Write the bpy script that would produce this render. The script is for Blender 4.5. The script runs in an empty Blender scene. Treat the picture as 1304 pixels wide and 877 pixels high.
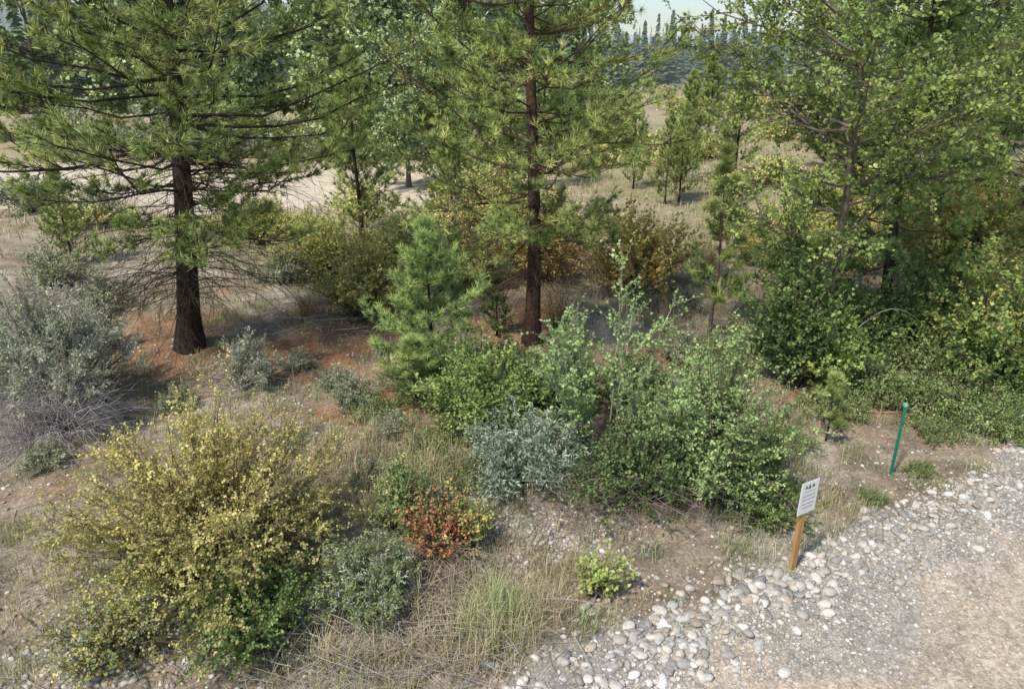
import bpy, bmesh, math, numpy as np
from mathutils import Vector
rng = np.random.default_rng(7)
scene = bpy.context.scene
U = lambda a,b,n=None: rng.uniform(a,b,n)

# ------------------------------------------------------------------ terrain
def pathdist(x,y):
    return (x-.56)*.491-(y-5.92)*.871 -.28 + .12*np.sin(x*1.7)+.08*np.sin(x*3.9+1)
def sm(a,b,v):
    t=np.clip((v-a)/(b-a),0,1); return t*t*(3-2*t)
def height(x,y):
    x=np.asarray(x,float); y=np.asarray(y,float)
    s=pathdist(x,y)
    off=1-sm(-1.0,.3,s)
    z=(.07*np.sin(.9*x+.3)*np.cos(.7*y+.5)+.05*np.sin(1.7*x+1.3*y)+.03*np.sin(3.1*x-2.2*y+1)+.02*np.sin(5.3*x+4.1*y))*off
    z=z*(1-sm(60,120,y)*.5)
    z=z+.10*np.exp(-((s+.1)/.45)**2)-.05*sm(.5,1.5,s)-.03*np.exp(-((s-2.3)/.25)**2)
    z=z+38*sm(190,700,y)*(1/(1+np.exp((x-30)/45)))+14*sm(260,900,y)
    return z
def mk_noise(seed,n=14,f0=1.0,f1=3.0):
    r=np.random.default_rng(seed); a=r.uniform(0,6.28,n); f=r.uniform(f0,f1,n); p=r.uniform(0,6.28,n)
    def f_(x,y):
        o=0
        for i in range(n): o=o+np.sin(f[i]*(x*np.cos(a[i])+y*np.sin(a[i]))+p[i])
        return o/math.sqrt(n/2)
    return f_
nzA=mk_noise(1,14,.8,2.5); nzB=mk_noise(2,14,3,8); nzC=mk_noise(3,12,.05,.25)

# ------------------------------------------------------------------ mesh builder
class MB:
    def __init__(s): s.v=[];s.c=[];s.f=[];s.m=[];s.n=0
    def add(s,v,c,f,m=0):
        v=np.asarray(v,float).reshape(-1,3); c=np.asarray(c,float)
        if c.ndim==1: c=np.tile(c,(len(v),1))
        s.v.append(v); s.c.append(c.reshape(-1,3)); f=np.asarray(f,int)
        s.f.append(f+s.n); s.m.append(np.full(len(f),m)); s.n+=len(v)
    def build(s,name,mats,loc=(0,0,0)):
        v=np.concatenate(s.v); c=np.concatenate(s.c)
        me=bpy.data.meshes.new(name); me.vertices.add(len(v)); me.vertices.foreach_set("co",v.astype(np.float32).ravel())
        li=np.concatenate([f.ravel() for f in s.f]); tot=np.concatenate([np.full(len(f),f.shape[1]) for f in s.f])
        me.loops.add(len(li)); me.loops.foreach_set("vertex_index",li.astype(np.int32))
        st=np.concatenate([[0],np.cumsum(tot)[:-1]]); me.polygons.add(len(tot)); me.polygons.foreach_set("loop_start",st.astype(np.int32))
        me.polygons.foreach_set("material_index",np.concatenate(s.m).astype(np.int32))
        at=me.attributes.new("Col","FLOAT_COLOR","POINT"); at.data.foreach_set("color",np.hstack([np.clip(c,0,1),np.ones((len(c),1))]).astype(np.float32).ravel())
        for m in mats: me.materials.append(m)
        me.update(calc_edges=True)
        o=bpy.data.objects.new(name,me); o.location=loc; scene.collection.objects.link(o); return o
def nrm(a): return a/np.maximum(np.linalg.norm(a,axis=-1,keepdims=True),1e-9)
def rdir(n): return nrm(rng.normal(size=(n,3)))
def tubes(mb,P,R,sides,col,mat=0):
    P=np.asarray(P,float); N,K,_=P.shape; R=np.broadcast_to(R,(N,K))
    d=nrm(P[:,-1]-P[:,0]); ref=np.where(np.abs(d[:,2:3])>.8,np.array([[1.,0,0]]),np.array([[0,0,1.]]))
    u=nrm(np.cross(d,ref)); w=np.cross(d,u)
    a=np.arange(sides)*2*math.pi/sides
    ring=np.cos(a)[None,:,None]*u[:,None,:]+np.sin(a)[None,:,None]*w[:,None,:]
    V=P[:,:,None,:]+R[:,:,None,None]*ring[:,None,:,:]
    idx=np.arange(N*K*sides).reshape(N,K,sides); i0=idx[:,:-1,:]; i1=idx[:,1:,:]
    F=np.stack([i0,np.roll(i0,-1,2),np.roll(i1,-1,2),i1],-1).reshape(-1,4)
    col=np.asarray(col,float)
    if col.ndim==2: col=np.repeat(col,K*sides,axis=0)
    mb.add(V,col,F,mat)
def leaves(mb,p,d,L,W,col,mat=1,upb=.9):
    n=len(p); d=nrm(d); up=np.array([[0,0,1.]])*upb+rdir(n)*.8
    s=nrm(np.cross(d,up)); nn=np.cross(s,d); L=np.broadcast_to(L,n)[:,None]; W=np.broadcast_to(W,n)[:,None]
    V=np.stack([p,p+d*L*.45+s*W+nn*L*.08,p+d*L-nn*L*.08,p+d*L*.45-s*W+nn*L*.08],1)
    mb.add(V,np.repeat(col,4,axis=0),np.arange(4*n).reshape(n,4),mat)
def needles(mb,p,d,N,L,W,col,mat=1,spread=.75):
    n=len(p); P=np.repeat(p,N,0); D=np.repeat(d,N,0); m=len(P)
    dd=nrm(D+rdir(m)*spread+np.array([[0,0,.12]])); st=P-D*U(0,.35,(m,1))*L
    s=nrm(np.cross(dd,rdir(m)))*W; LL=L*U(.7,1.15,(m,1))
    tip=st+dd*LL; tip[:,2]-=.05*LL[:,0]
    V=np.stack([st-s*.8,st+s*.8,tip],1)
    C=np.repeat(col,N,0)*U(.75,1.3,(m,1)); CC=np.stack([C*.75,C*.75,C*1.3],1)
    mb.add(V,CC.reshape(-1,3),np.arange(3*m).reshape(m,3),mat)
def pick(pal,n):
    pal=np.array(pal,float); i=rng.integers(0,len(pal),n); j=rng.integers(0,len(pal),n); t=U(0,.5,(n,1))
    return (pal[i]*(1-t)+pal[j]*t)
def bez(a,b,c,t):
    return (1-t)**2*a+2*t*(1-t)*b+t*t*c

# ------------------------------------------------------------------ materials
def newmat(name):
    m=bpy.data.materials.new(name); m.use_nodes=True; nt=m.node_tree; nt.nodes.clear(); return m,nt,nt.nodes,nt.links
def leafmat(name,trans=.3,gain=1.0,sat=.85):
    m,nt,N,L=newmat(name)
    o=N.new("ShaderNodeOutputMaterial"); a=N.new("ShaderNodeAttribute"); a.attribute_name="Col"
    p=N.new("ShaderNodeBsdfDiffuse"); h=N.new("ShaderNodeHueSaturation"); h.inputs["Saturation"].default_value=sat; h.inputs["Value"].default_value=gain
    L.new(a.outputs["Color"],h.inputs["Color"]); L.new(h.outputs[0],p.inputs["Color"])
    if trans>0:
        t=N.new("ShaderNodeBsdfTranslucent"); mx=N.new("ShaderNodeMixShader"); mx.inputs[0].default_value=trans
        vt=N.new("ShaderNodeVectorMath"); vt.operation='MULTIPLY'; vt.inputs[1].default_value=(1.3,1.25,.7); L.new(h.outputs[0],vt.inputs[0]); L.new(vt.outputs[0],t.inputs["Color"])
        L.new(p.outputs[0],mx.inputs[1]); L.new(t.outputs[0],mx.inputs[2]); L.new(mx.outputs[0],o.inputs[0])
    else: L.new(p.outputs[0],o.inputs[0])
    return m
def colmat(name,scale=20,lo=.55,hi=1.3,rough=.85,bump=.4,bdist=.02,spec=.25):
    m,nt,N,L=newmat(name)
    o=N.new("ShaderNodeOutputMaterial"); a=N.new("ShaderNodeAttribute"); a.attribute_name="Col"
    tc=N.new("ShaderNodeNewGeometry"); nz=N.new("ShaderNodeTexNoise"); nz.inputs["Scale"].default_value=scale; nz.inputs["Detail"].default_value=4; nz.inputs["Roughness"].default_value=.65
    L.new(tc.outputs["Position"],nz.inputs["Vector"])
    mr=N.new("ShaderNodeMapRange"); mr.inputs[1].default_value=.3; mr.inputs[2].default_value=.7; mr.inputs[3].default_value=lo; mr.inputs[4].default_value=hi
    L.new(nz.outputs["Fac"],mr.inputs[0])
    vm=N.new("ShaderNodeVectorMath"); vm.operation='SCALE'; L.new(a.outputs["Color"],vm.inputs[0]); L.new(mr.outputs[0],vm.inputs["Scale"])
    p=N.new("ShaderNodeBsdfPrincipled"); p.inputs["Roughness"].default_value=rough; p.inputs["Specular IOR Level"].default_value=spec
    L.new(vm.outputs[0],p.inputs["Base Color"])
    b=N.new("ShaderNodeBump"); b.inputs["Strength"].default_value=bump; b.inputs["Distance"].default_value=bdist
    L.new(nz.outputs["Fac"],b.inputs["Height"]); L.new(b.outputs[0],p.inputs["Normal"]); L.new(p.outputs[0],o.inputs[0]); return m
M_leaf=leafmat("leaf_material",.25,1.2,.93); M_needle=leafmat("needle_material",0,1.3,1.0); M_bark=colmat("bark_material",14,.35,1.6,.9,.9)
M_stone=colmat("stone_material",35,.75,1.2,.8,.3,bdist=.005); M_twig=leafmat("dry_twig_material",0,1.1,1); M_far=leafmat("far_foliage_material",0,1,1)
M_mid=leafmat("background_leaf_material",0,1.35,.9); M_grass=leafmat("grass_material",0,1.15,.92)
def groundmat():
    m,nt,N,L=newmat("ground_material")
    o=N.new("ShaderNodeOutputMaterial"); a=N.new("ShaderNodeAttribute"); a.attribute_name="Col"; g=N.new("ShaderNodeNewGeometry")
    def noise(sc,det=8,r=.7):
        n=N.new("ShaderNodeTexNoise"); n.inputs["Scale"].default_value=sc; n.inputs["Detail"].default_value=det; n.inputs["Roughness"].default_value=r
        L.new(g.outputs["Position"],n.inputs["Vector"]); return n
    n1=noise(2.2,6); n2=noise(26,5,.8); v=N.new("ShaderNodeTexVoronoi"); v.inputs["Scale"].default_value=22; L.new(g.outputs["Position"],v.inputs["Vector"])
    def mr(src,a0,a1,b0,b1):
        r=N.new("ShaderNodeMapRange"); r.inputs[1].default_value=a0; r.inputs[2].default_value=a1; r.inputs[3].default_value=b0; r.inputs[4].default_value=b1; L.new(src,r.inputs[0]); return r.outputs[0]
    def mul(x,y):
        q=N.new("ShaderNodeMath"); q.operation='MULTIPLY'; L.new(x,q.inputs[0]); L.new(y,q.inputs[1]); return q.outputs[0]
    f=mul(mul(mr(n1.outputs["Fac"],.3,.7,.7,1.3),mr(n2.outputs["Fac"],.3,.7,.5,1.5)),mr(v.outputs["Color"],0,1,.7,1.25))
    vm=N.new("ShaderNodeVectorMath"); vm.operation='SCALE'; L.new(a.outputs["Color"],vm.inputs[0]); L.new(f,vm.inputs["Scale"])
    p=N.new("ShaderNodeBsdfPrincipled"); p.inputs["Roughness"].default_value=.95; p.inputs["Specular IOR Level"].default_value=.1
    L.new(vm.outputs[0],p.inputs["Base Color"])
    b=N.new("ShaderNodeBump"); b.inputs["Strength"].default_value=.8; b.inputs["Distance"].default_value=.03; L.new(n2.outputs["Fac"],b.inputs["Height"])
    L.new(b.outputs[0],p.inputs["Normal"]); L.new(p.outputs[0],o.inputs[0]); return m
M_ground=groundmat()

# ------------------------------------------------------------------ ground sheet
def axis(lo,hi,c0,c1,step,g=1.07):
    core=list(np.arange(c0,c1,step)); a=[core[0]]; s=step
    while a[-1]>lo: s*=g; a.append(a[-1]-s)
    b=[core[-1]]; s=step
    while b[-1]<hi: s*=g; b.append(b[-1]+s)
    return np.array(a[:0:-1]+core+b[1:])
gx=axis(-2500,2500,-12,14,.09); gy=axis(-40,3000,4,22,.09)
X,Y=np.meshgrid(gx,gy); Z=height(X,Y); s=pathdist(X,Y)
def mixc(c,col,f): return c*(1-f[...,None])+np.array(col)*f[...,None]
C=np.tile(np.array([.36,.29,.21]),X.shape+(1,))
C=mixc(C,[.46,.395,.31],sm(-.3,1,nzA(X,Y)))
C=mixc(C,[.22,.175,.12],sm(.0,1.2,nzB(X,Y))*.7)
pines=[(-7.05,14.9,3.4),(.4,15.1,2.6),(-4.0,15.6,2.5),(9.1,17,2),(6.3,13.8,2),(-3,13.5,1.5)]
for (a,b,r) in pines:
    d=np.hypot(X-a,(Y-b)*1.0)/r; C=mixc(C,[.34,.185,.10],sm(1.2,.3,d+.35*nzA(X,Y)+.2*nzB(X,Y))*.8)
C=mixc(C,[.43,.40,.35],sm(-.8,.0,s+.25*nzA(X,Y))*sm(-30,-20,-np.abs(X)))
C=mixc(C,[.63,.51,.38],sm(.5,1.3,s+.3*nzA(X*1.5,Y*1.5)+.12*nzB(X,Y))*.9)
far=sm(20,34,Y); C=mixc(C,[.50,.42,.28],far*.8); C=mixc(C,[.33,.30,.17],far*sm(-.2,1.0,nzC(X*2,Y*3))*.8)
strip=sm(30.5,32.5,Y+1.0*nzC(X*4,Y))*sm(47,43,Y+1.0*nzC(X*3,Y)); C=mixc(C,[.72,.62,.48],strip*sm(4,-2,X))
C=mixc(C,[.16,.20,.15],sm(150,230,Y)*.9)
mb=MB(); idx=np.arange(X.size).reshape(X.shape)
F=np.stack([idx[:-1,:-1],idx[:-1,1:],idx[1:,1:],idx[1:,:-1]],-1).reshape(-1,4)
mb.add(np.stack([X,Y,Z],-1),C.reshape(-1,3),F); mb.build("ground",[M_ground])

# ------------------------------------------------------------------ vegetation builders
def shrub(name,x,y,H,R,stems=40,tw=10,lv=10,ll=.035,lw=.4,pal=None,low=None,bark=(.13,.10,.075),stemr=.007,flo=.3,twl=.28,droop=0,upb=.9,base_r=.15,open_=.45,flat=.62,mat=None):
    mb=MB(); S=stems
    az=U(0,6.283,S); ph=U(0,6,3); lob=1+.2*np.sin(az*3+ph[0])+.14*np.sin(az*5+ph[1])
    rho=np.sqrt(U(0,1,S)); zl=1+.13*np.sin(az*4+ph[2]+rho*4)
    q=np.stack([np.cos(az)*rho*R*lob,np.sin(az)*rho*R*lob,H*(1-flat*rho**2.2)*U(0,1,S)**.6*(1-open_)*zl+H*open_*(1-flat*rho**2)],1)
    b=np.stack([np.cos(az)*rho*R*base_r,np.sin(az)*rho*R*base_r,np.zeros(S)-.05],1)
    mid=b+(q-b)*np.array([.3,.3,.62])+rng.normal(size=(S,3))*.06*R
    ts=np.linspace(0,1,6)
    P=np.stack([bez(b,mid,q,t) for t in ts],1)
    P[:,1:-1]+=rng.normal(size=(S,4,3))*.02*R
    rr=stemr*np.linspace(1.6,.4,6)[None,:]*U(.7,1.3,(S,1))
    tubes(mb,P,rr,4,pick([bark,np.array(bark)*1.5,np.array(bark)*.7],S),0)
    t=U(flo,1,(S,tw,1)); o=bez(b[:,None],mid[:,None],q[:,None],t); tan=nrm(2*(1-t)*(mid-b)[:,None]+2*t*(q-mid)[:,None])
    n=S*tw; o=o.reshape(-1,3); tan=tan.reshape(-1,3); td=nrm(tan+rdir(n)*.95+np.array([[0,0,.15-droop]])); Lt=twl*U(.5,1.2,(n,1))
    e=o+td*Lt; e[:,2]-=droop*.1; e[:,2]=np.maximum(e[:,2],.03)
    tubes(mb,np.stack([o,(o+e)/2+rdir(n)*.02,e],1),np.array([[.35,.25,.12]])*stemr,3,pick([bark,np.array(bark)*1.3],n),0)
    m=n*lv; u=U(.1,1.05,(n,lv,1)); pp=(o[:,None]*(1-u)+e[:,None]*u).reshape(-1,3)
    tdd=np.repeat(td,lv,0); dd=nrm(tdd*.6+rdir(m)*.9)
    sc=np.repeat(U(.75,1.3,(S,1)),tw,0)
    ct=pick(pal,n)*U(.75,1.25,(n,1))*sc
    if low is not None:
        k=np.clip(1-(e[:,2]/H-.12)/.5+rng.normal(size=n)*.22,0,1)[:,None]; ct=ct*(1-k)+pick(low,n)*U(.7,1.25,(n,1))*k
    cc=np.repeat(ct,lv,0)*U(.78,1.25,(m,1))
    LL=ll*U(.6,1.25,m); leaves(mb,pp+rdir(m)*ll*.4,dd,LL,LL*lw,cc,1,upb)
    return mb.build(name,[M_twig,mat or M_leaf],(x,y,float(height(x,y))))

def broadtree(name,x,y,H,z0,R,limbs=26,br=8,tw=5,lv=10,ll=.08,lw=.42,pal=None,tr=.13,bark=(.17,.14,.11),lean=(0,0),twl=.5,top=.9,mat=None):
    mb=MB(); ts=np.linspace(0,1,9)
    tp=np.stack([lean[0]*ts+.12*np.sin(ts*6+x),lean[1]*ts+.1*np.sin(ts*5+1),H*top*ts-.1],1)
    tubes(mb,tp[None],(tr*(1-.85*ts)*(1+.5*np.exp(-ts*25)))[None],9,bark,0)
    S=limbs; f=z0/H+(1-z0/H)*U(0,.92,S); az=U(0,6.283,S)
    o=np.stack([np.interp(f/top,ts,tp[:,0]),np.interp(f/top,ts,tp[:,1]),np.interp(f/top,ts,tp[:,2])],1)
    g=(f-z0/H)/(1-z0/H); Ln=R*(.45+1.0*np.sin(np.clip(g*.8+.18,0,1)*math.pi))*.72*U(.7,1.3,S)
    d=np.stack([np.cos(az),np.sin(az),U(.1,.9,S)],1); e=o+d*Ln[:,None]; mid=o+(e-o)*np.array([.55,.55,.35])
    P=np.stack([bez(o,mid,e,t) for t in np.linspace(0,1,6)],1); P[:,1:-1]+=rng.normal(size=(S,4,3))*.05
    tubes(mb,P,tr*.3*np.linspace(1,.2,6)[None,:]*np.ones((S,1)),5,bark,0)
    t=U(.15,1,(S,br,1)); ob=bez(o[:,None],mid[:,None],e[:,None],t).reshape(-1,3); n=S*br
    tan=np.repeat(nrm(e-mid),br,0); db=nrm(tan+rdir(n)*.9); Lb=twl*1.6*U(.5,1.2,(n,1)); eb=ob+db*Lb
    tubes(mb,np.stack([ob,(ob+eb)/2+rdir(n)*.05,eb],1),np.array([[.02,.013,.005]])*tr/.13,3,bark,0)
    k=n*tw; uu=U(.2,1,(n,tw,1)); ot=(ob[:,None]*(1-uu)+eb[:,None]*uu).reshape(-1,3); dt=nrm(np.repeat(db,tw,0)+rdir(k)*.9); et=ot+dt*twl*.7*U(.5,1.2,(k,1))
    tubes(mb,np.stack([ot,et],1),np.array([[.006,.003]]),3,bark,0)
    m=k*lv; u=U(0,1.05,(k,lv,1)); pp=(ot[:,None]*(1-u)+et[:,None]*u).reshape(-1,3); dd=nrm(np.repeat(dt,lv,0)*.5+rdir(m)-np.array([[0,0,.25]]))
    cb=np.repeat(pick(pal,n)*U(.65,1.3,(n,1)),tw,0); cc=np.repeat(cb,lv,0)*U(.75,1.25,(m,1)); LL=ll*U(.6,1.2,m)
    leaves(mb,pp+rdir(m)*ll*.6,dd,LL,LL*lw,cc,1)
    return mb.build(name,[M_bark,mat or M_leaf],(x,y,float(height(x,y))))

def pine(name,x,y,H,R,z0,whorls,per,tr,pal,nl=.19,nw=.007,tuftN=38,blets=12,tuf=3,dead=0,deadz=(1,3),young=False,bark=(.05,.037,.03),spread=.95,lean=0,deadL=(.3,.8)):
    mb=MB(); ts=np.linspace(0,1,14)
    tp=np.stack([lean*ts+.07*np.sin(ts*7+x)*H/12,.06*np.sin(ts*6+y)*H/12,H*ts-.1],1)
    tubes(mb,tp[None],(tr*(1-.93*ts)*(1+.45*np.exp(-ts*30)))[None],12,bark,0)
    S=whorls*per; wz=np.repeat(np.linspace(0,1,whorls)**.95,per)+rng.normal(size=S)*(.012 if young else .022); wz=np.clip(wz,0,.985)
    z=z0+(H-z0)*wz; az=U(0,6.283,S)
    if young: prof=(1-wz)**.8*(.75+.25*np.minimum(wz/.15,1))
    else: prof=np.minimum(.6+wz*2.2,1)*(1-wz**1.9)**.75
    Ln=R*np.maximum(prof,.05)*U(.45,1.15,S)
    tx=np.interp(z/H,ts,tp[:,0]); ty=np.interp(z/H,ts,tp[:,1]); o=np.stack([tx,ty,z],1)
    h=np.stack([np.cos(az),np.sin(az),0*az],1); el=(-.2+.85*wz)+rng.normal(size=S)*.2
    if young: el=.35+.6*wz
    mid=o+h*(Ln*.5)[:,None]; mid[:,2]+=Ln*.5*el-.05*Ln
    e=o+h*Ln[:,None]; e[:,2]+=Ln*(el+.22)
    lat=np.cross(h,[0,0,1.]); mid+=lat*(rng.normal(size=(S,1))*.1*Ln[:,None]); e+=lat*(rng.normal(size=(S,1))*.14*Ln[:,None])
    P=np.stack([bez(o,mid,e,t) for t in np.linspace(0,1,6)],1); P[:,1:-1]+=rng.normal(size=(S,4,3))*.015*R
    tubes(mb,P,(tr*.15*(.35+Ln/R*.65))[:,None]*np.linspace(1,.25,6)[None,:],5,bark,0)
    t=np.sort(U(.28,1,(S,blets,1))**.82,1); ob=bez(o[:,None],mid[:,None],e[:,None],t).reshape(-1,3); tan=nrm(2*(1-t)*(mid-o)[:,None]+2*t*(e-mid)[:,None]).reshape(-1,3)
    n=S*blets; sd=np.where(rng.random(n)<.5,1,-1)[:,None]*np.repeat(lat,blets,0)
    db=nrm(tan*.8+sd*U(.2,1.1,(n,1))+np.array([[0,0,.28]])+rdir(n)*.5); Lb=(np.repeat(Ln,blets)[:,None]*.30*(1.15-.6*t.reshape(-1,1)))*U(.5,1.2,(n,1))+.06
    eb=ob+db*Lb; eb[:,2]+=.08*Lb[:,0]
    tubes(mb,np.stack([ob,(ob+eb)/2,eb],1),np.array([[.009,.007,.004]])*min(1,tr/.15),3,np.array(bark)*1.5,0)
    k=n*tuf; uu=np.tile(np.linspace(1,.5,tuf)[None,:,None],(n,1,1))+rng.normal(size=(n,tuf,1))*.06; pt=(ob[:,None]*(1-uu)+eb[:,None]*uu).reshape(-1,3)
    dt=nrm(np.repeat(db,tuf,0)+rdir(k)*.6+np.array([[0,0,.25]])); pt=pt+rdir(k)*nl*.2
    sb=np.repeat(U(.8,1.25,(S,1)),blets,0)
    cb=np.repeat(pick(pal,n)*U(.75,1.25,(n,1))*sb,tuf,0)*U(.85,1.15,(k,1))
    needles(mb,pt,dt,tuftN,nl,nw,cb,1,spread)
    if dead:
        n=dead; zz=U(deadz[0],deadz[1],n); a=U(0,6.283,n); L=R*U(deadL[0],deadL[1],n); o=np.stack([np.interp(zz/H,ts,tp[:,0]),np.interp(zz/H,ts,tp[:,1]),zz],1)
        hh=np.stack([np.cos(a),np.sin(a),0*a],1); e=o+hh*L[:,None]; e[:,2]-=L*U(.1,.7,n); m_=o+hh*(L*.55)[:,None]; m_[:,2]-=L*U(-.1,.15,n)
        P=np.stack([bez(o,m_,e,t) for t in np.linspace(0,1,6)],1); P[:,1:]+=rng.normal(size=(n,5,3))*.05
        tubes(mb,P,.011*np.linspace(1,.25,6)[None,:]*U(.6,1.2,(n,1)),4,np.array(bark)*1.6,0)
        t=U(.25,1,(n,11,1)); ob=bez(o[:,None],m_[:,None],e[:,None],t).reshape(-1,3); q=len(ob); db=nrm(np.repeat(nrm(e-o),11,0)+rdir(q)*1.0+np.array([[0,0,-.35]])); eb=ob+db*U(.15,.6,(q,1))
        tubes(mb,np.stack([ob,(ob+eb)/2+rdir(q)*.04,eb],1),np.array([[.005,.004,.002]]),3,np.array(bark)*1.6,0)
    return mb.build(name,[M_bark,M_needle],(x,y,float(height(x,y))))
def copyobj(o,name,x,y,rz,sc):
    c=bpy.data.objects.new(name,o.data); scene.collection.objects.link(c); c.location=(x,y,float(height(x,y))); c.rotation_euler=(0,0,rz); c.scale=(sc,sc,sc) if np.isscalar(sc) else sc; return c

# palettes
P_pine=[(.31,.36,.12),(.24,.30,.09),(.39,.42,.16),(.16,.215,.075)]
P_pineD=[(.17,.24,.09),(.22,.29,.10),(.27,.34,.12)]
P_gold=[(.52,.44,.15),(.45,.40,.145),(.38,.37,.13),(.58,.49,.21)]
P_green=[(.19,.27,.08),(.24,.33,.10),(.13,.20,.06)]
P_lime=[(.30,.38,.10),(.36,.42,.13),(.20,.28,.08)]
P_will=[(.27,.37,.14),(.34,.43,.19),(.20,.29,.11)]
P_sage=[(.36,.39,.30),(.43,.45,.35),(.28,.31,.23)]
P_red=[(.52,.20,.09),(.46,.27,.12),(.36,.13,.07),(.34,.32,.13)]
P_orange=[(.60,.43,.12),(.52,.43,.13),(.58,.32,.10),(.38,.39,.12)]
P_dark=[(.11,.17,.06),(.15,.22,.07),(.08,.13,.045)]

# main pines
pine("ponderosa_pine_tree",-7.05,14.9,11.5,4.2,2.8,28,6,.25,P_pine,dead=180,deadz=(1.2,5.0),tuftN=24,nl=.19,nw=.009,blets=13,lean=1.15)
pine("ponderosa_pine_tree",.4,15.1,12,3.2,2.4,29,6,.17,P_pine,dead=70,deadz=(1.5,4.0),tuftN=22,nl=.175,nw=.0085,bark=(.085,.05,.036),blets=13,deadL=(.2,.6))
p3=pine("ponderosa_pine_tree",9.1,17,10,2.6,1.4,25,6,.13,P_pineD,tuftN=19,nl=.18,nw=.010,blets=11,lean=-.3)
copyobj(p3,"ponderosa_pine_tree",14.5,21,2.0,.95)
py=pine("young_pine_tree",-5.4,25.8,6.1,1.9,.4,18,7,.09,P_pine,young=True,tuftN=15,nl=.2,nw=.014,blets=9,tuf=2)
pine("young_pine_tree",-1.6,13.4,3.0,1.25,.2,14,6,.05,[(.25,.33,.11),(.31,.39,.14)],young=True,tuftN=20,nl=.17,nw=.0075,blets=10,tuf=2)
pine("pine_sapling",4.6,15.9,4.2,.8,.8,13,4,.05,P_pine,young=True,tuftN=22,nl=.17,nw=.0085,blets=7,tuf=2,bark=(.14,.1,.08))
ps=pine("pine_sapling",5.3,10.9,1.15,.35,.25,7,4,.02,P_pine,young=True,tuftN=24,nl=.13,nw=.004,blets=4,tuf=2,spread=.6)
pine("pine_sapling",-.35,15.7,1.4,.4,.1,10,6,.03,P_dark,young=True,tuftN=18,nl=.07,nw=.007,blets=6,tuf=2)
copyobj(ps,"pine_sapling",-1.7,11.6,1,(1.7,1.7,1.2))
for (x,y,r,s) in [(-13.6,22,1,.5),(6.6,31.5,2,(.45,.45,.62)),(7.4,32.5,.3,(.5,.5,.68)),(8.9,38,4,(.7,.7,.85)),(5.9,36,5,(.5,.5,.7)),(15,58,3,1.0),(12,40,.8,.9),(-1.5,33,2.8,1.0),(-3.3,37,.5,1.25),(-.2,30,3,.8),(1.5,36,2.2,1.0),(-2.2,27,1.5,.7),(16.5,33,.5,1.1),(19,29,.9,1.2)]:
    copyobj(py,"young_pine_tree",x,y,r,s)

# broadleaf trees
broadtree("cottonwood_tree",6.2,13.8,10.0,1.9,2.3,limbs=46,br=11,tw=5,lv=11,ll=.078,lw=.45,pal=P_lime+P_green[:1],tr=.10)
broadtree("cottonwood_tree",10.8,13.2,9.5,3.4,3.1,limbs=42,br=10,tw=5,lv=9,ll=.09,lw=.46,pal=P_lime+P_green,tr=.15)
bt=broadtree("background_cottonwood_tree",-9,47,13,1.0,4.4,limbs=40,br=9,tw=5,lv=8,ll=.26,lw=.55,pal=[(.28,.35,.15),(.34,.41,.18),(.22,.29,.13)],tr=.2,twl=.9,mat=M_mid)  # leaf palette made paler, distance haze put into the colour
for (x,y,r,s) in [(-6,49,1,1.0),(-2.5,46,2,.95),(-14,54,3,1.1),(3,54,4,.85),(-20,50,5,.95),(-26,55,3.3,1.1),(23,48,1.4,.9),(29,50,2.4,1.0),(-33,54,2,1.1),(19.5,42,.6,.6),(38,56,.9,1.1),(-40,56,.4,1.1),(-10,62,1.7,1.3),(31,72,1.5,1.3),(-5,36,2.2,.55)]:
    copyobj(bt,"background_cottonwood_tree",x,y,r,s)

# shrubs, foreground
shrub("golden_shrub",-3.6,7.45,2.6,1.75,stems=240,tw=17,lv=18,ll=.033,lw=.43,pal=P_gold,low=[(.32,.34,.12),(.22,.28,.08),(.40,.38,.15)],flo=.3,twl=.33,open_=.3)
shrub("rose_bush",-2.85,6.4,.95,.8,stems=90,tw=11,lv=12,ll=.036,lw=.46,pal=P_green,flo=.15)
shrub("rose_bush",-4.25,6.15,.75,.8,stems=70,tw=9,lv=10,ll=.033,lw=.48,pal=P_lime+P_sage+P_gold,flo=.15)
shrub("rabbitbrush",-1.65,6.75,1.15,.6,stems=150,tw=9,lv=14,ll=.045,lw=.16,pal=P_will+P_sage+[(.44,.44,.2)],flo=.3,twl=.2,upb=.2)
shrub("rabbitbrush",-1.45,8.3,1.15,.5,stems=120,tw=9,lv=14,ll=.045,lw=.16,pal=P_will+[(.46,.46,.2)],flo=.3,twl=.2,upb=.2)
shrub("red_leaf_shrub",-1.0,7.75,.95,.5,stems=45,tw=8,lv=6,ll=.042,lw=.4,pal=P_red,flo=.3,twl=.26)
shrub("lime_shrub",-.6,7.85,1.0,.42,stems=45,tw=8,lv=8,ll=.04,lw=.35,pal=P_gold+P_lime,flo=.3,twl=.2)
shrub("leafy_sapling",1.02,6.95,.75,.32,stems=22,tw=5,lv=8,ll=.055,lw=.35,pal=[(.34,.42,.12),(.44,.48,.16)],flo=.2,twl=.14)
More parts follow.
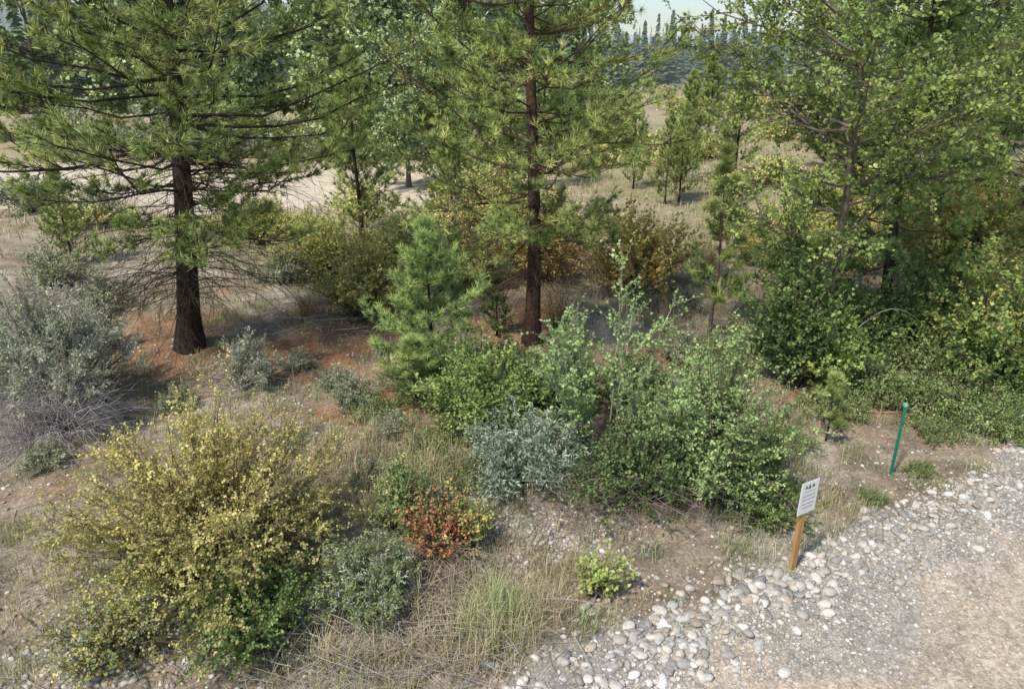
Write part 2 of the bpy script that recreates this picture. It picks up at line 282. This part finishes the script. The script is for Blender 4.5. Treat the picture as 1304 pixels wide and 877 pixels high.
# middle thicket
shrub("willow_bush",2.85,9.0,2.75,.95,stems=120,tw=16,lv=13,ll=.048,lw=.32,pal=P_will+[(.32,.44,.17)],flo=.15,twl=.34,open_=.25,flat=.4)
shrub("willow_bush",3.6,8.6,.75,.65,stems=60,tw=8,lv=10,ll=.04,lw=.3,pal=P_green,flo=.15,twl=.16)
shrub("aspen_sapling_clump",1.4,10.2,3.3,1.15,stems=17,tw=34,lv=14,ll=.056,lw=.42,pal=P_will+[(.28,.38,.15)],bark=(.36,.34,.28),stemr=.011,flo=.3,twl=.42,open_=.45,base_r=.4,flat=.35)
shrub("silver_shrub",.25,9.6,1.1,1.05,stems=105,tw=12,lv=13,ll=.075,lw=.14,pal=[(.34,.41,.31),(.27,.34,.24),(.40,.46,.37)],flo=.25,upb=.3,twl=.32)
shrub("thicket_undergrowth",1.8,9.1,1.25,1.25,stems=105,tw=11,lv=9,ll=.048,lw=.36,pal=P_dark+[(.19,.27,.1)],flo=.15,twl=.3)
shrub("serviceberry_bush",-.45,10.9,1.9,1.15,stems=110,tw=14,lv=12,ll=.048,lw=.43,pal=P_green+P_lime,flo=.15,twl=.34)
ub=shrub("serviceberry_bush",.7,12.0,1.4,1.1,stems=70,tw=11,lv=10,ll=.055,lw=.45,pal=P_dark+P_green,flo=.15,twl=.34)
shrub("autumn_shrub",-3.6,17.0,2.5,1.4,stems=90,tw=13,lv=11,ll=.065,lw=.45,pal=[(.42,.42,.14),(.52,.46,.16),(.32,.34,.12)],flo=.2,twl=.4)
ao=shrub("autumn_shrub",3.3,19.3,2.4,1.8,stems=100,tw=13,lv=12,ll=.08,lw=.45,pal=P_orange+P_gold,flo=.15,twl=.4)
ag=shrub("autumn_shrub",-1.2,19.5,2.3,1.6,stems=80,tw=12,lv=11,ll=.08,lw=.45,pal=P_gold+P_lime,flo=.15,twl=.4)
tg=shrub("bare_twig_shrub",1.1,16.4,1.4,.6,stems=50,tw=12,lv=3,ll=.04,pal=P_gold+P_red[:1],bark=(.30,.23,.17),flo=.2,twl=.4,stemr=.006)
for (x,y,r,s) in [(5.6,20.5,1,.9),(4.2,22.5,2,.9),(7.2,22,3,1),(-5.0,16.6,2,.6),(6.4,17,1,.8)]: copyobj(tg,"bare_twig_shrub",x,y,r,s)
# left
shrub("sagebrush",-8.2,11.9,2.6,1.55,stems=170,tw=14,lv=12,ll=.055,lw=.24,pal=P_sage,bark=(.32,.29,.27),flo=.45,twl=.27,stemr=.014,upb=.3)
shrub("sagebrush",-5.1,13.0,1.05,.7,stems=70,tw=10,lv=10,ll=.045,lw=.24,pal=P_sage,bark=(.3,.27,.25),flo=.35,twl=.2,upb=.3)
sg=shrub("sagebrush",-3.4,12.9,.5,.42,stems=50,tw=8,lv=10,ll=.04,lw=.22,pal=[(.29,.33,.21),(.36,.39,.26)],bark=(.2,.17,.15),flo=.2,twl=.14,upb=.3)
for (x,y,r,s) in [(-4.4,13.9,1,.9),(-2.6,14.2,2,.8),(-2.9,12.2,3,1.2),(-1.3,8.9,4,1),(-.5,8.6,5,.8),(-9.3,15,1,2),(-6.2,12.3,2,1),(2.6,13,1,1.2),(3.6,14.4,2,1.3),(-10.5,18,3,2),(-13,20,4,2.4),(-2.2,9.6,2,.8),(3.3,18,1,1.2),(-6.5,20,1,2),(-16,28,1,3),(-20,31,2,4),(-23,48,2,6),(-12,47,2,5),(-27,47,1,6),(-2.0,11.0,.5,.9),(-3.6,10.6,2.5,.8),(-15,48,1,5),(-19,48,3,5),(4.4,17.6,2,1.2),(5.8,19,1,1.3),(3.9,22,3,1.6),(-7.2,9.9,2,.9)]:
    copyobj(sg,"sagebrush",x,y,r,s)
shrub("lime_shrub",-9.75,12.9,1.6,.5,stems=30,tw=8,lv=8,ll=.06,pal=P_lime)
for o_,nm,L in [(ub,"serviceberry_bush",[(-1.6,12.2,1,.8),(-.2,13.0,2,.6),(2.2,11.9,3,.8),(3.4,11.4,1,.7),(7.4,14.6,1,1.2),(8.6,14.9,2,1.3),(10.5,15.5,3,1.5),(3.9,10.1,2,.5),(7.6,18.5,2,1.3)]),
                (ao,"autumn_shrub",[(1.0,20.5,2,.9),(12.5,20.5,2,1.2)]),
                (ag,"autumn_shrub",[(-3.3,21,1,.9),(-5.6,21,2,.9),(8.5,22,2,1),(15,24,2,1.4),(-8.6,25,2,.8),(.4,23,3,1.1),(10.8,25.5,3,1.1),(-.8,26,1,1.2),(-6.5,22.5,1,.8)])]:
    for (x,y,r,s) in L: copyobj(o_,nm,x,y,r,s)
# right
shrub("dark_vine_shrub",5.4,12.9,2.6,1.05,stems=110,tw=13,lv=12,ll=.06,lw=.5,pal=P_dark+[(.19,.27,.09)],flo=.1,twl=.35,open_=.3,flat=.4)
shrub("lime_shrub",5.95,12.5,1.9,.6,stems=40,tw=10,lv=10,ll=.065,lw=.5,pal=P_lime,flo=.3)
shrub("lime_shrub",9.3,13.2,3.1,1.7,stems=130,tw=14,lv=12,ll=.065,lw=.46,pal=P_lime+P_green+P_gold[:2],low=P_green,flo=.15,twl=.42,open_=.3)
shrub("lime_shrub",11.8,18.5,3.8,2.4,stems=120,tw=13,lv=11,ll=.1,lw=.48,pal=P_lime+P_gold,flo=.15,twl=.5)
wd=shrub("leafy_weeds",6.6,12.5,.65,.95,stems=90,tw=9,lv=9,ll=.045,lw=.36,pal=P_green+[(.28,.33,.14),(.36,.36,.2)],flo=.1,twl=.24,base_r=.8)
for (x,y,r,s) in [(7.6,11.6,1,1),(8.6,11.2,2,.9),(6.9,13.8,3,1.2),(8.0,13.4,4,1.4),(9.5,11.9,5,1),(7.3,15.2,2,1.2),(4.6,10.6,2,.5),(5.8,11.8,1,.7),(8.3,10.9,.3,.6),(5.6,14.6,.3,1.2),(1.0,13.5,1,.8),(-.9,12.8,2,.7),(4.1,9.2,2,.45),(5.2,8.95,2,.25),(6.4,9.9,1,.3),(8.1,12.2,.2,1.2),(7.2,10.9,2.2,.45),(9.2,10.9,1.2,.6),(-.7,9.6,1,.6),(-2.4,11.6,1,.6),(4.2,14,1,.8),(-1.2,10.4,4,.7),(2.6,10.7,4,1.1),(3.4,10.0,1,.9)]:
    copyobj(wd,"leafy_weeds",x,y,r,s)
fb=shrub("field_brush",7.5,45,2.0,2.4,stems=55,tw=10,lv=8,ll=.16,lw=.5,pal=P_gold+P_lime,flo=.1,twl=.6,mat=M_mid)
for i in range(95):
    y=float(U(48,125)); x=float(U(-.75,.8)*y)
    copyobj(fb,"field_brush",x,y,float(U(0,6)),float(U(.6,1.4)))
for (x,y,s) in [(-6,29,.6),(3.5,26,.4),(8,25.5,.5),(12,26,.9),(-10,27,.5),(1,27,.7),(14.5,30,1.1),(-2.5,25,.6),(10,21.5,.5),(-16,27,.5),(17,25,1),(10,34,.6),(13,37,.7),(-13,48,.9),(-20,49,1),(-8,47,.9),(0,44,1),(5,43,.8),(9,43,.7),(12,47,.8)]:
    copyobj(fb,"field_brush",x,y,x,s)

# ------------------------------------------------------------------ distant forest
mb=MB(); n=1500
ty=U(0,1,n)**1.5*420+132; tx=U(-.95,.95,n)*ty
e_=230; ty[:e_]=U(85,130,e_); tx[:e_]=np.where(rng.random(e_)<.72,U(-.9,.08,e_),U(.42,.9,e_))*ty[:e_]
for i in range(n):
    Hh=U(9,14) if i>=e_ else U(10,15); Rr=Hh*U(.15,.2); k=170 if ty[i]<220 else 70; f=U(0,1,k)**.8; a=U(0,6.283,k); r=Rr*(1-f)*U(.6,1.1,k)+.15
    zc=Hh*(.03+.97*f); c=np.stack([a*0,a*0,zc],1); hh=np.stack([np.cos(a),np.sin(a),0*a],1); lt=np.stack([-np.sin(a),np.cos(a),0*a],1)
    tip=c+hh*r[:,None]; tip[:,2]-=r*.35; w=(.25+.28*r)[:,None]
    V=np.stack([c+np.array([0,0,.35]),tip*.75+c*.25+lt*w,tip,tip*.75+c*.25-lt*w],1)+np.array([tx[i],ty[i],float(height(tx[i],ty[i]))])
    base=np.array([.13,.19,.10])
    mb.add(V,np.repeat(base*U(.7,1.25,(k,1)),4,0),np.arange(4*k).reshape(k,4))
mb.build("distant_pine_forest",[M_far])
mb=MB(); mx=np.linspace(-3500,3500,220); rows=[]
for j,(yy,sc) in enumerate([(2700,0),(3000,.55),(3400,1),(3900,.3)]):
    hgt=(70+30*np.sin(mx/420+1)+22*np.sin(mx/170+2)+9*np.sin(mx/61))*sc+12
    rows.append(np.stack([mx,yy+0*mx+30*np.sin(mx/90+j),hgt],1))
V=np.stack(rows,0); ii=np.arange(V.shape[0]*V.shape[1]).reshape(V.shape[:2])
mb.add(V,(.46,.52,.60),np.stack([ii[:-1,:-1],ii[:-1,1:],ii[1:,1:],ii[1:,:-1]],-1).reshape(-1,4)); mb.build("distant_mountains",[M_far])  # aerial haze is painted into the mountains' flat blue-grey colour
# thin smoke haze over the far valley: a real scattering volume standing beyond the clearing
me=bpy.data.meshes.new("valley_haze"); bm=bmesh.new(); bmesh.ops.create_cube(bm,size=1); bmesh.ops.scale(bm,vec=(900,300,26),verts=bm.verts); bmesh.ops.translate(bm,vec=(0,210,10),verts=bm.verts); bm.to_mesh(me); bm.free()
hz,nt,N,L=newmat("haze_material"); o=N.new("ShaderNodeOutputMaterial"); vs=N.new("ShaderNodeVolumeScatter"); vs.inputs["Color"].default_value=(.97,.98,1,1); vs.inputs["Density"].default_value=.0016; L.new(vs.outputs[0],o.inputs["Volume"])
me.materials.append(hz); ho=bpy.data.objects.new("valley_haze",me); scene.collection.objects.link(ho)

# ------------------------------------------------------------------ stones
def ico(sub):
    bm=bmesh.new(); bmesh.ops.create_icosphere(bm,subdivisions=sub,radius=1); v=np.array([x.co[:] for x in bm.verts]); f=np.array([[q.index for q in p.verts] for p in bm.faces]); bm.free(); return v,f
SC=np.array([(.60,.56,.50),(.53,.50,.45),(.44,.40,.35),(.64,.58,.50),(.52,.44,.35),(.36,.34,.32),(.70,.66,.60)])
def stones(mb,x,y,r,sub,shades=None):
    v,f=ico(sub); n=len(x); a=U(0,6.283,n); sc=np.stack([r*U(.9,1.5,n),r*U(.7,1.05,n),r*U(.45,.8,n)],1)
    nz=np.stack([rdir(n) for _ in range(5)],1)
    k=1+sum((.16 if i<3 else .07)*np.sin((2.2 if i<3 else 5)*(nz[:,i]@v.T)+i*1.7) for i in range(5))
    V=v[None]*k[:,:,None]*sc[:,None,:]
    ca,sa=np.cos(a)[:,None],np.sin(a)[:,None]; tl=U(-.35,.35,(n,1)); V=np.stack([V[...,0],V[...,1],V[...,2]+tl*V[...,0]],-1)
    V=np.stack([V[...,0]*ca-V[...,1]*sa,V[...,0]*sa+V[...,1]*ca,V[...,2]],-1)
    z=height(x,y)+r*.2; V=V+np.stack([x,y,z],1)[:,None,:]
    col=SC[rng.integers(0,len(SC),n)]*U(.75,1.2,(n,1))
    F=(f[None]+(np.arange(n)*len(v))[:,None,None]).reshape(-1,3)
    mb.add(V,np.repeat(col,len(v),0),F)
def along(n,s_mu,s_sd,u0=-2.5,u1=11):
    u=U(u0,u1,n); s=rng.normal(s_mu,s_sd,n)+.28; return .56+u*.871+s*.491, 5.92+u*.491-s*.871
mb=MB()
x,y=along(1000,.0,.26); stones(mb,x,y,.02+.045*rng.random(len(x))**2.2,2)
x=3.05+rng.normal(size=60)*.4; y=7.0+rng.normal(size=60)*.2; stones(mb,x,y,U(.035,.075,60),2)
x=1.75+rng.normal(size=80)*.7; y=6.25+rng.normal(size=80)*.25; stones(mb,x,y,U(.03,.068,80),2)
x,y=along(6000,.2,.42); stones(mb,x,y,.011+.022*rng.random(len(x))**2,1)
mb.build("rock_border",[M_stone])
mb=MB(); x,y=along(15000,.8,.7); stones(mb,x,y,.005+.014*rng.random(len(x))**3,1)
x,y=along(7000,2.0,1.5); k=pathdist(x,y)>.3; stones(mb,x[k],y[k],(.004+.013*rng.random(len(x))**4)[k],1)
x=U(-10,7,13000); y=U(5.2,18,13000); k=(pathdist(x,y)<-.2)&(nzA(x*.6,y*.6)>-.4); stones(mb,x[k],y[k],(.007+.032*rng.random(len(x))**4)[k],1)
x=-5+rng.normal(size=700)*1.2; y=5.9+rng.normal(size=700)*.6; stones(mb,x,y,.015+.035*rng.random(700)**2,1)
x=.3+rng.normal(size=1100)*.7; y=8.1+rng.normal(size=1100)*.5; stones(mb,x,y,.012+.03*rng.random(1100)**2,1)
mb.build("gravel",[M_stone])

# ------------------------------------------------------------------ grass and litter
def blades(mb,x,y,hh,lean,col,w=.003):
    n=len(x); a=U(0,6.283,n); h=np.stack([np.cos(a),np.sin(a),0*a],1); lt=np.stack([-np.sin(a),np.cos(a),0*a],1)
    b=np.stack([x,y,height(x,y)-.01],1); m=b+h*(hh*lean*.3)[:,None]; m[:,2]+=hh*.6; t=b+h*(hh*lean)[:,None]; t[:,2]+=hh*(1-.35*lean)
    V=np.stack([b-lt*w,b+lt*w,m+lt*w*.8,m-lt*w*.8,t],1); base=np.arange(n)[:,None]*5
    c=np.repeat(col,5,0); mb.add(V,c,base+np.array([[0,1,2,3]])); mb.add(V[:,2:],c.reshape(n,5,3)[:,2:].reshape(-1,3),np.arange(3*n).reshape(n,3)[:, [1,0,2]])
def tufts(mb,cx,cy,per,r,h,pal,w=.003,lean=(.1,.9)):
    n=len(cx); x=np.repeat(cx,per)+rng.normal(size=n*per)*r; y=np.repeat(cy,per)+rng.normal(size=n*per)*r
    hh=np.repeat(np.broadcast_to(h,n),per)*U(.5,1.15,n*per); col=np.repeat(pick(pal,n),per,0)*U(.7,1.25,(n*per,1)); blades(mb,x,y,hh,U(lean[0],lean[1],n*per),col,w)
P_dry=[(.52,.43,.24),(.43,.34,.19),(.58,.49,.30),(.32,.29,.15)]
P_mix=[(.52,.43,.24),(.43,.35,.19),(.28,.31,.14),(.34,.37,.17),(.25,.29,.16)]
mb=MB()
x=U(-11,13,9500); y=5+U(0,1,9500)**1.3*21; k=(pathdist(x,y)<-.3)&(nzA(x,y)+.5*nzB(x,y)>-.5)&(np.hypot(x+4.0,y-15)>1.4); tufts(mb,x[k],y[k],13,.07,U(.08,.34,k.sum()),P_mix,w=.0035)
for (cx,cy,n,sd,h) in [(-1.9,10.8,40,.4,.5),(-.3,6.6,70,.4,.5),(-2.4,9.2,60,.6,.45),(.3,6.9,50,.4,.4),(4.0,17,90,1.4,.5),(-1.2,6.1,60,.7,.45),(-1.1,9.8,45,.35,.6),(3.9,20,70,1.2,.5),(-2.6,10.2,40,.4,.5),(.6,7.6,40,.5,.35),(-5.8,7.6,60,.8,.35),(4.3,8.9,30,.4,.3)]:
    tufts(mb,cx+rng.normal(size=n)*sd,cy+rng.normal(size=n)*sd*.8,20,.06,U(h*.6,h*1.2,n),P_dry)
x=U(-30,30,7000); y=U(22,60,7000); k=(rng.random(7000)>.2)&~((y>30)&(y<47)&(x<0)&(rng.random(7000)<.95)); tufts(mb,x[k],y[k],9,.2,U(.2,.5,k.sum()),P_mix,w=.014)
mb.build("dry_grass",[M_grass])
mb=MB(); tufts(mb,-.2+rng.normal(size=26)*.17,6.45+rng.normal(size=26)*.17,30,.06,U(.45,.75,26),[(.29,.37,.14),(.38,.45,.18),(.48,.49,.24)],lean=(.05,.6))
tufts(mb,np.array([.75,.82,.9]),np.array([6.4,6.5,6.35]),16,.03,.4,[(.25,.33,.12)])
x=U(-8,11,2200); y=U(6,18,2200); k=(pathdist(x,y)<-.35)&(nzB(x,y)>.0); tufts(mb,x[k],y[k],14,.08,U(.08,.28,k.sum()),[(.22,.28,.12),(.30,.34,.17)],w=.004)
x,y=along(40,.1,.3); tufts(mb,x,y,16,.06,U(.06,.2,40),[(.22,.28,.12),(.42,.38,.2)],w=.003)
mb.build("green_grass",[M_grass])
def litter(mb,cx,cy,n,sd,L,r,zr,col):
    x=cx+rng.normal(size=n)*sd[0]; y=cy+rng.normal(size=n)*sd[1]; a=U(0,6.283,n); l=U(L[0],L[1],n); z=height(x,y)+U(.005,zr,n)
    o=np.stack([x,y,z],1); d=np.stack([np.cos(a),np.sin(a),U(-.12,.35,n)*min(1,zr*3)],1); e=o+d*l[:,None]; e[:,2]=np.maximum(e[:,2],height(e[:,0],e[:,1])+.004)
    P=np.stack([o,o*.66+e*.34+rdir(n)*.05*l[:,None],o*.33+e*.67+rdir(n)*.05*l[:,None],e],1); P[:,:,2]=np.maximum(P[:,:,2],height(P[:,:,0],P[:,:,1])+.003)
    tubes(mb,P,np.array([[1,.8,.6,.3]])*(r*U(.5,1.3,(n,1))),4,pick(col,n),0)
G=[(.36,.33,.30),(.27,.23,.19),(.45,.41,.36)]
mb=MB(); litter(mb,-1.2,6.3,420,(.8,.45),(.3,1.0),.006,.25,G)
litter(mb,-.7,7.2,150,(.4,.4),(.3,.8),.006,.35,[(.2,.15,.12),(.28,.2,.15)]); litter(mb,1.6,8.6,380,(1.0,.5),(.3,.9),.006,.5,[(.16,.12,.1),(.26,.22,.19)])
litter(mb,-4.2,16.3,120,(.9,.5),(.4,1.2),.008,.3,G); litter(mb,-3,6.0,150,(1.2,.3),(.2,.7),.005,.1,G); litter(mb,-5.5,12.9,120,(.5,.3),(.3,.8),.007,.4,G)
litter(mb,-5.5,9.0,90,(1.5,1.5),(.3,1.2),.007,.12,G); litter(mb,4.5,15,120,(2,2),(.3,1.3),.009,.2,G)
mb.build("dead_branches",[M_twig])
shrub("dead_sage_brush",-7.8,11.0,1.35,1.3,stems=190,tw=11,lv=1,ll=.02,pal=[(.36,.35,.33)],bark=(.37,.34,.33),stemr=.009,flo=.3,twl=.5,droop=.6,flat=.8)
mb=MB(); litter(mb,-2,11,3200,(4.5,3.2),(.05,.3),.0028,.02,G+[(.4,.33,.22)]); litter(mb,-5.5,15,1800,(3,1.6),(.04,.2),.0025,.02,[(.42,.23,.12),(.34,.18,.10)]); litter(mb,.8,14.6,1400,(2,1.4),(.04,.2),.0025,.02,[(.42,.23,.12),(.34,.18,.10)])
mb.build("twig_litter",[M_twig])
mb=MB(); t=np.linspace(0,1,10); P=np.stack([6.3+1.6*t,13+.3*t,.9+.5*np.sin(t*3.0)+.25*t],1); tubes(mb,P[None],.012*np.linspace(1,.4,10)[None],5,(.34,.3,.25))
mb.build("bare_arching_branch",[M_twig])

# ------------------------------------------------------------------ sign and stake
def simple(name,col,rough=.6,grain=False):
    m,nt,N,L=newmat(name); o=N.new("ShaderNodeOutputMaterial"); p=N.new("ShaderNodeBsdfPrincipled"); p.inputs["Roughness"].default_value=rough
    tc=N.new("ShaderNodeTexCoord"); mp=N.new("ShaderNodeMapping"); mp.inputs["Scale"].default_value=(40,40,3) if grain else (9,9,9); nz=N.new("ShaderNodeTexNoise"); nz.inputs["Detail"].default_value=5; nz.inputs["Scale"].default_value=1.2
    L.new(tc.outputs["Object"],mp.inputs[0]); L.new(mp.outputs[0],nz.inputs["Vector"]); r=N.new("ShaderNodeValToRGB"); k=.6 if grain else .88
    r.color_ramp.elements[0].position=.3; r.color_ramp.elements[1].position=.7; r.color_ramp.elements[0].color=(col[0]*k,col[1]*k,col[2]*k,1); r.color_ramp.elements[1].color=(*col,1)
    L.new(nz.outputs["Fac"],r.inputs[0]); L.new(r.outputs[0],p.inputs["Base Color"]); L.new(p.outputs[0],o.inputs[0]); return m
def box(name,size,loc,mat,parent,bev=.004,rot=(0,0,0)):
    bm=bmesh.new(); bmesh.ops.create_cube(bm,size=1); bmesh.ops.scale(bm,vec=size,verts=bm.verts)
    if bev: bmesh.ops.bevel(bm,geom=bm.edges[:],offset=bev,segments=2,affect='EDGES')
    me=bpy.data.meshes.new(name); bm.to_mesh(me); bm.free(); me.materials.append(mat); o=bpy.data.objects.new(name,me); scene.collection.objects.link(o); o.parent=parent; o.location=loc; o.rotation_euler=rot; return o
e=bpy.data.objects.new("notice_sign",None); scene.collection.objects.link(e); sx,sy=3.48,7.38; e.location=(sx,sy,float(height(sx,sy))-.03); e.rotation_euler=(.0,math.radians(1),math.radians(30))
W=simple("painted_white",(.82,.82,.8),.45); WD=simple("cedar_wood",(.55,.30,.12),.75,True); DK=simple("dark_ink",(.05,.06,.06),.6); GR=simple("grey_ink",(.3,.31,.32),.6); GN=simple("green_paint",(.01,.22,.14),.45)
box("post",(.085,.05,1.25),(0,.03,.5),WD,e); box("board",(.30,.012,.44),(.01,-.004,1.08),W,e,.003)
for i,(x,w,h) in enumerate([(-.07,.045,.05),(-.015,.05,.065),(.05,.06,.045)]):
    bm=bmesh.new(); vs=[bm.verts.new(q) for q in [(-w/2,0,-h/2),(w/2,0,-h/2),(0,0,h/2)]]; bm.faces.new(vs); me=bpy.data.meshes.new("mark"); bm.to_mesh(me); bm.free(); me.materials.append(DK); o=bpy.data.objects.new("mark_%d"%(i+1),me); scene.collection.objects.link(o); o.parent=e; o.location=(x+.01,-.0125,1.24)
for i,(z,ws) in enumerate([(1.17,(.2,)),(1.11,(.06,.09,.05)),(1.06,(.08,.05,.07)),(1.0,(.07,.12)),(.95,(.10,.06))]):
    tot=sum(ws)+.012*(len(ws)-1); x=-tot/2+.01
    for j,w in enumerate(ws): box("print_%d_%d"%(i,j),(w,.001,.012 if i else .006),(x+w/2,-.0115,z),GR,e,0); x+=w+.012
e=bpy.data.objects.new("green_fence_stake",None); scene.collection.objects.link(e); sx,sy=5.89,9.84; e.location=(sx,sy,float(height(sx,sy)))
box("flange",(.05,.007,1.25),(0,0,.56),GN,e,.002); box("stem",(.008,.04,1.25),(0,.0245,.56),GN,e,.002)
for i in range(9): box("stud_%d"%(i+1),(.022,.012,.012),(0,-.0105,.15+i*.11),GN,e,.002)
box("cap",(.055,.055,.05),(0,.015,1.21),simple("pale_green_paint",(.25,.6,.5),.5),e,.004)

# ------------------------------------------------------------------ light, sky, camera
sun_el=math.radians(54); az=math.radians(-140)
w=bpy.data.worlds.new("World"); scene.world=w; w.use_nodes=True; nt=w.node_tree; bg=nt.nodes["Background"]; sk=nt.nodes.new("ShaderNodeTexSky"); sk.sky_type='NISHITA'; sk.sun_disc=False
sk.sun_elevation=sun_el; sk.sun_rotation=az; sk.dust_density=.6; sk.air_density=1.0; nt.links.new(sk.outputs[0],bg.inputs[0]); bg.inputs[1].default_value=.15
ld=bpy.data.lights.new("sun","SUN"); ld.energy=3.8; ld.angle=math.radians(5); ld.color=(1,.94,.84); lo=bpy.data.objects.new("sun",ld); scene.collection.objects.link(lo)
sd=Vector((math.sin(az)*math.cos(sun_el),math.cos(az)*math.cos(sun_el),math.sin(sun_el))); lo.rotation_euler=sd.to_track_quat('Z','Y').to_euler(); lo.location=sd*30
cd=bpy.data.cameras.new("camera"); cam=bpy.data.objects.new("camera",cd); scene.collection.objects.link(cam); cam.location=(0,0,6); cam.rotation_euler=(math.radians(90-21.5),0,0)
cd.sensor_width=36; cd.lens=18/math.tan(math.radians(35)); cd.clip_end=9000; cd.clip_start=.1; scene.camera=cam
scene.view_settings.view_transform='Standard'; scene.view_settings.look='None'; scene.view_settings.exposure=0
print("verts",sum(len(m.vertices) for m in bpy.data.meshes))
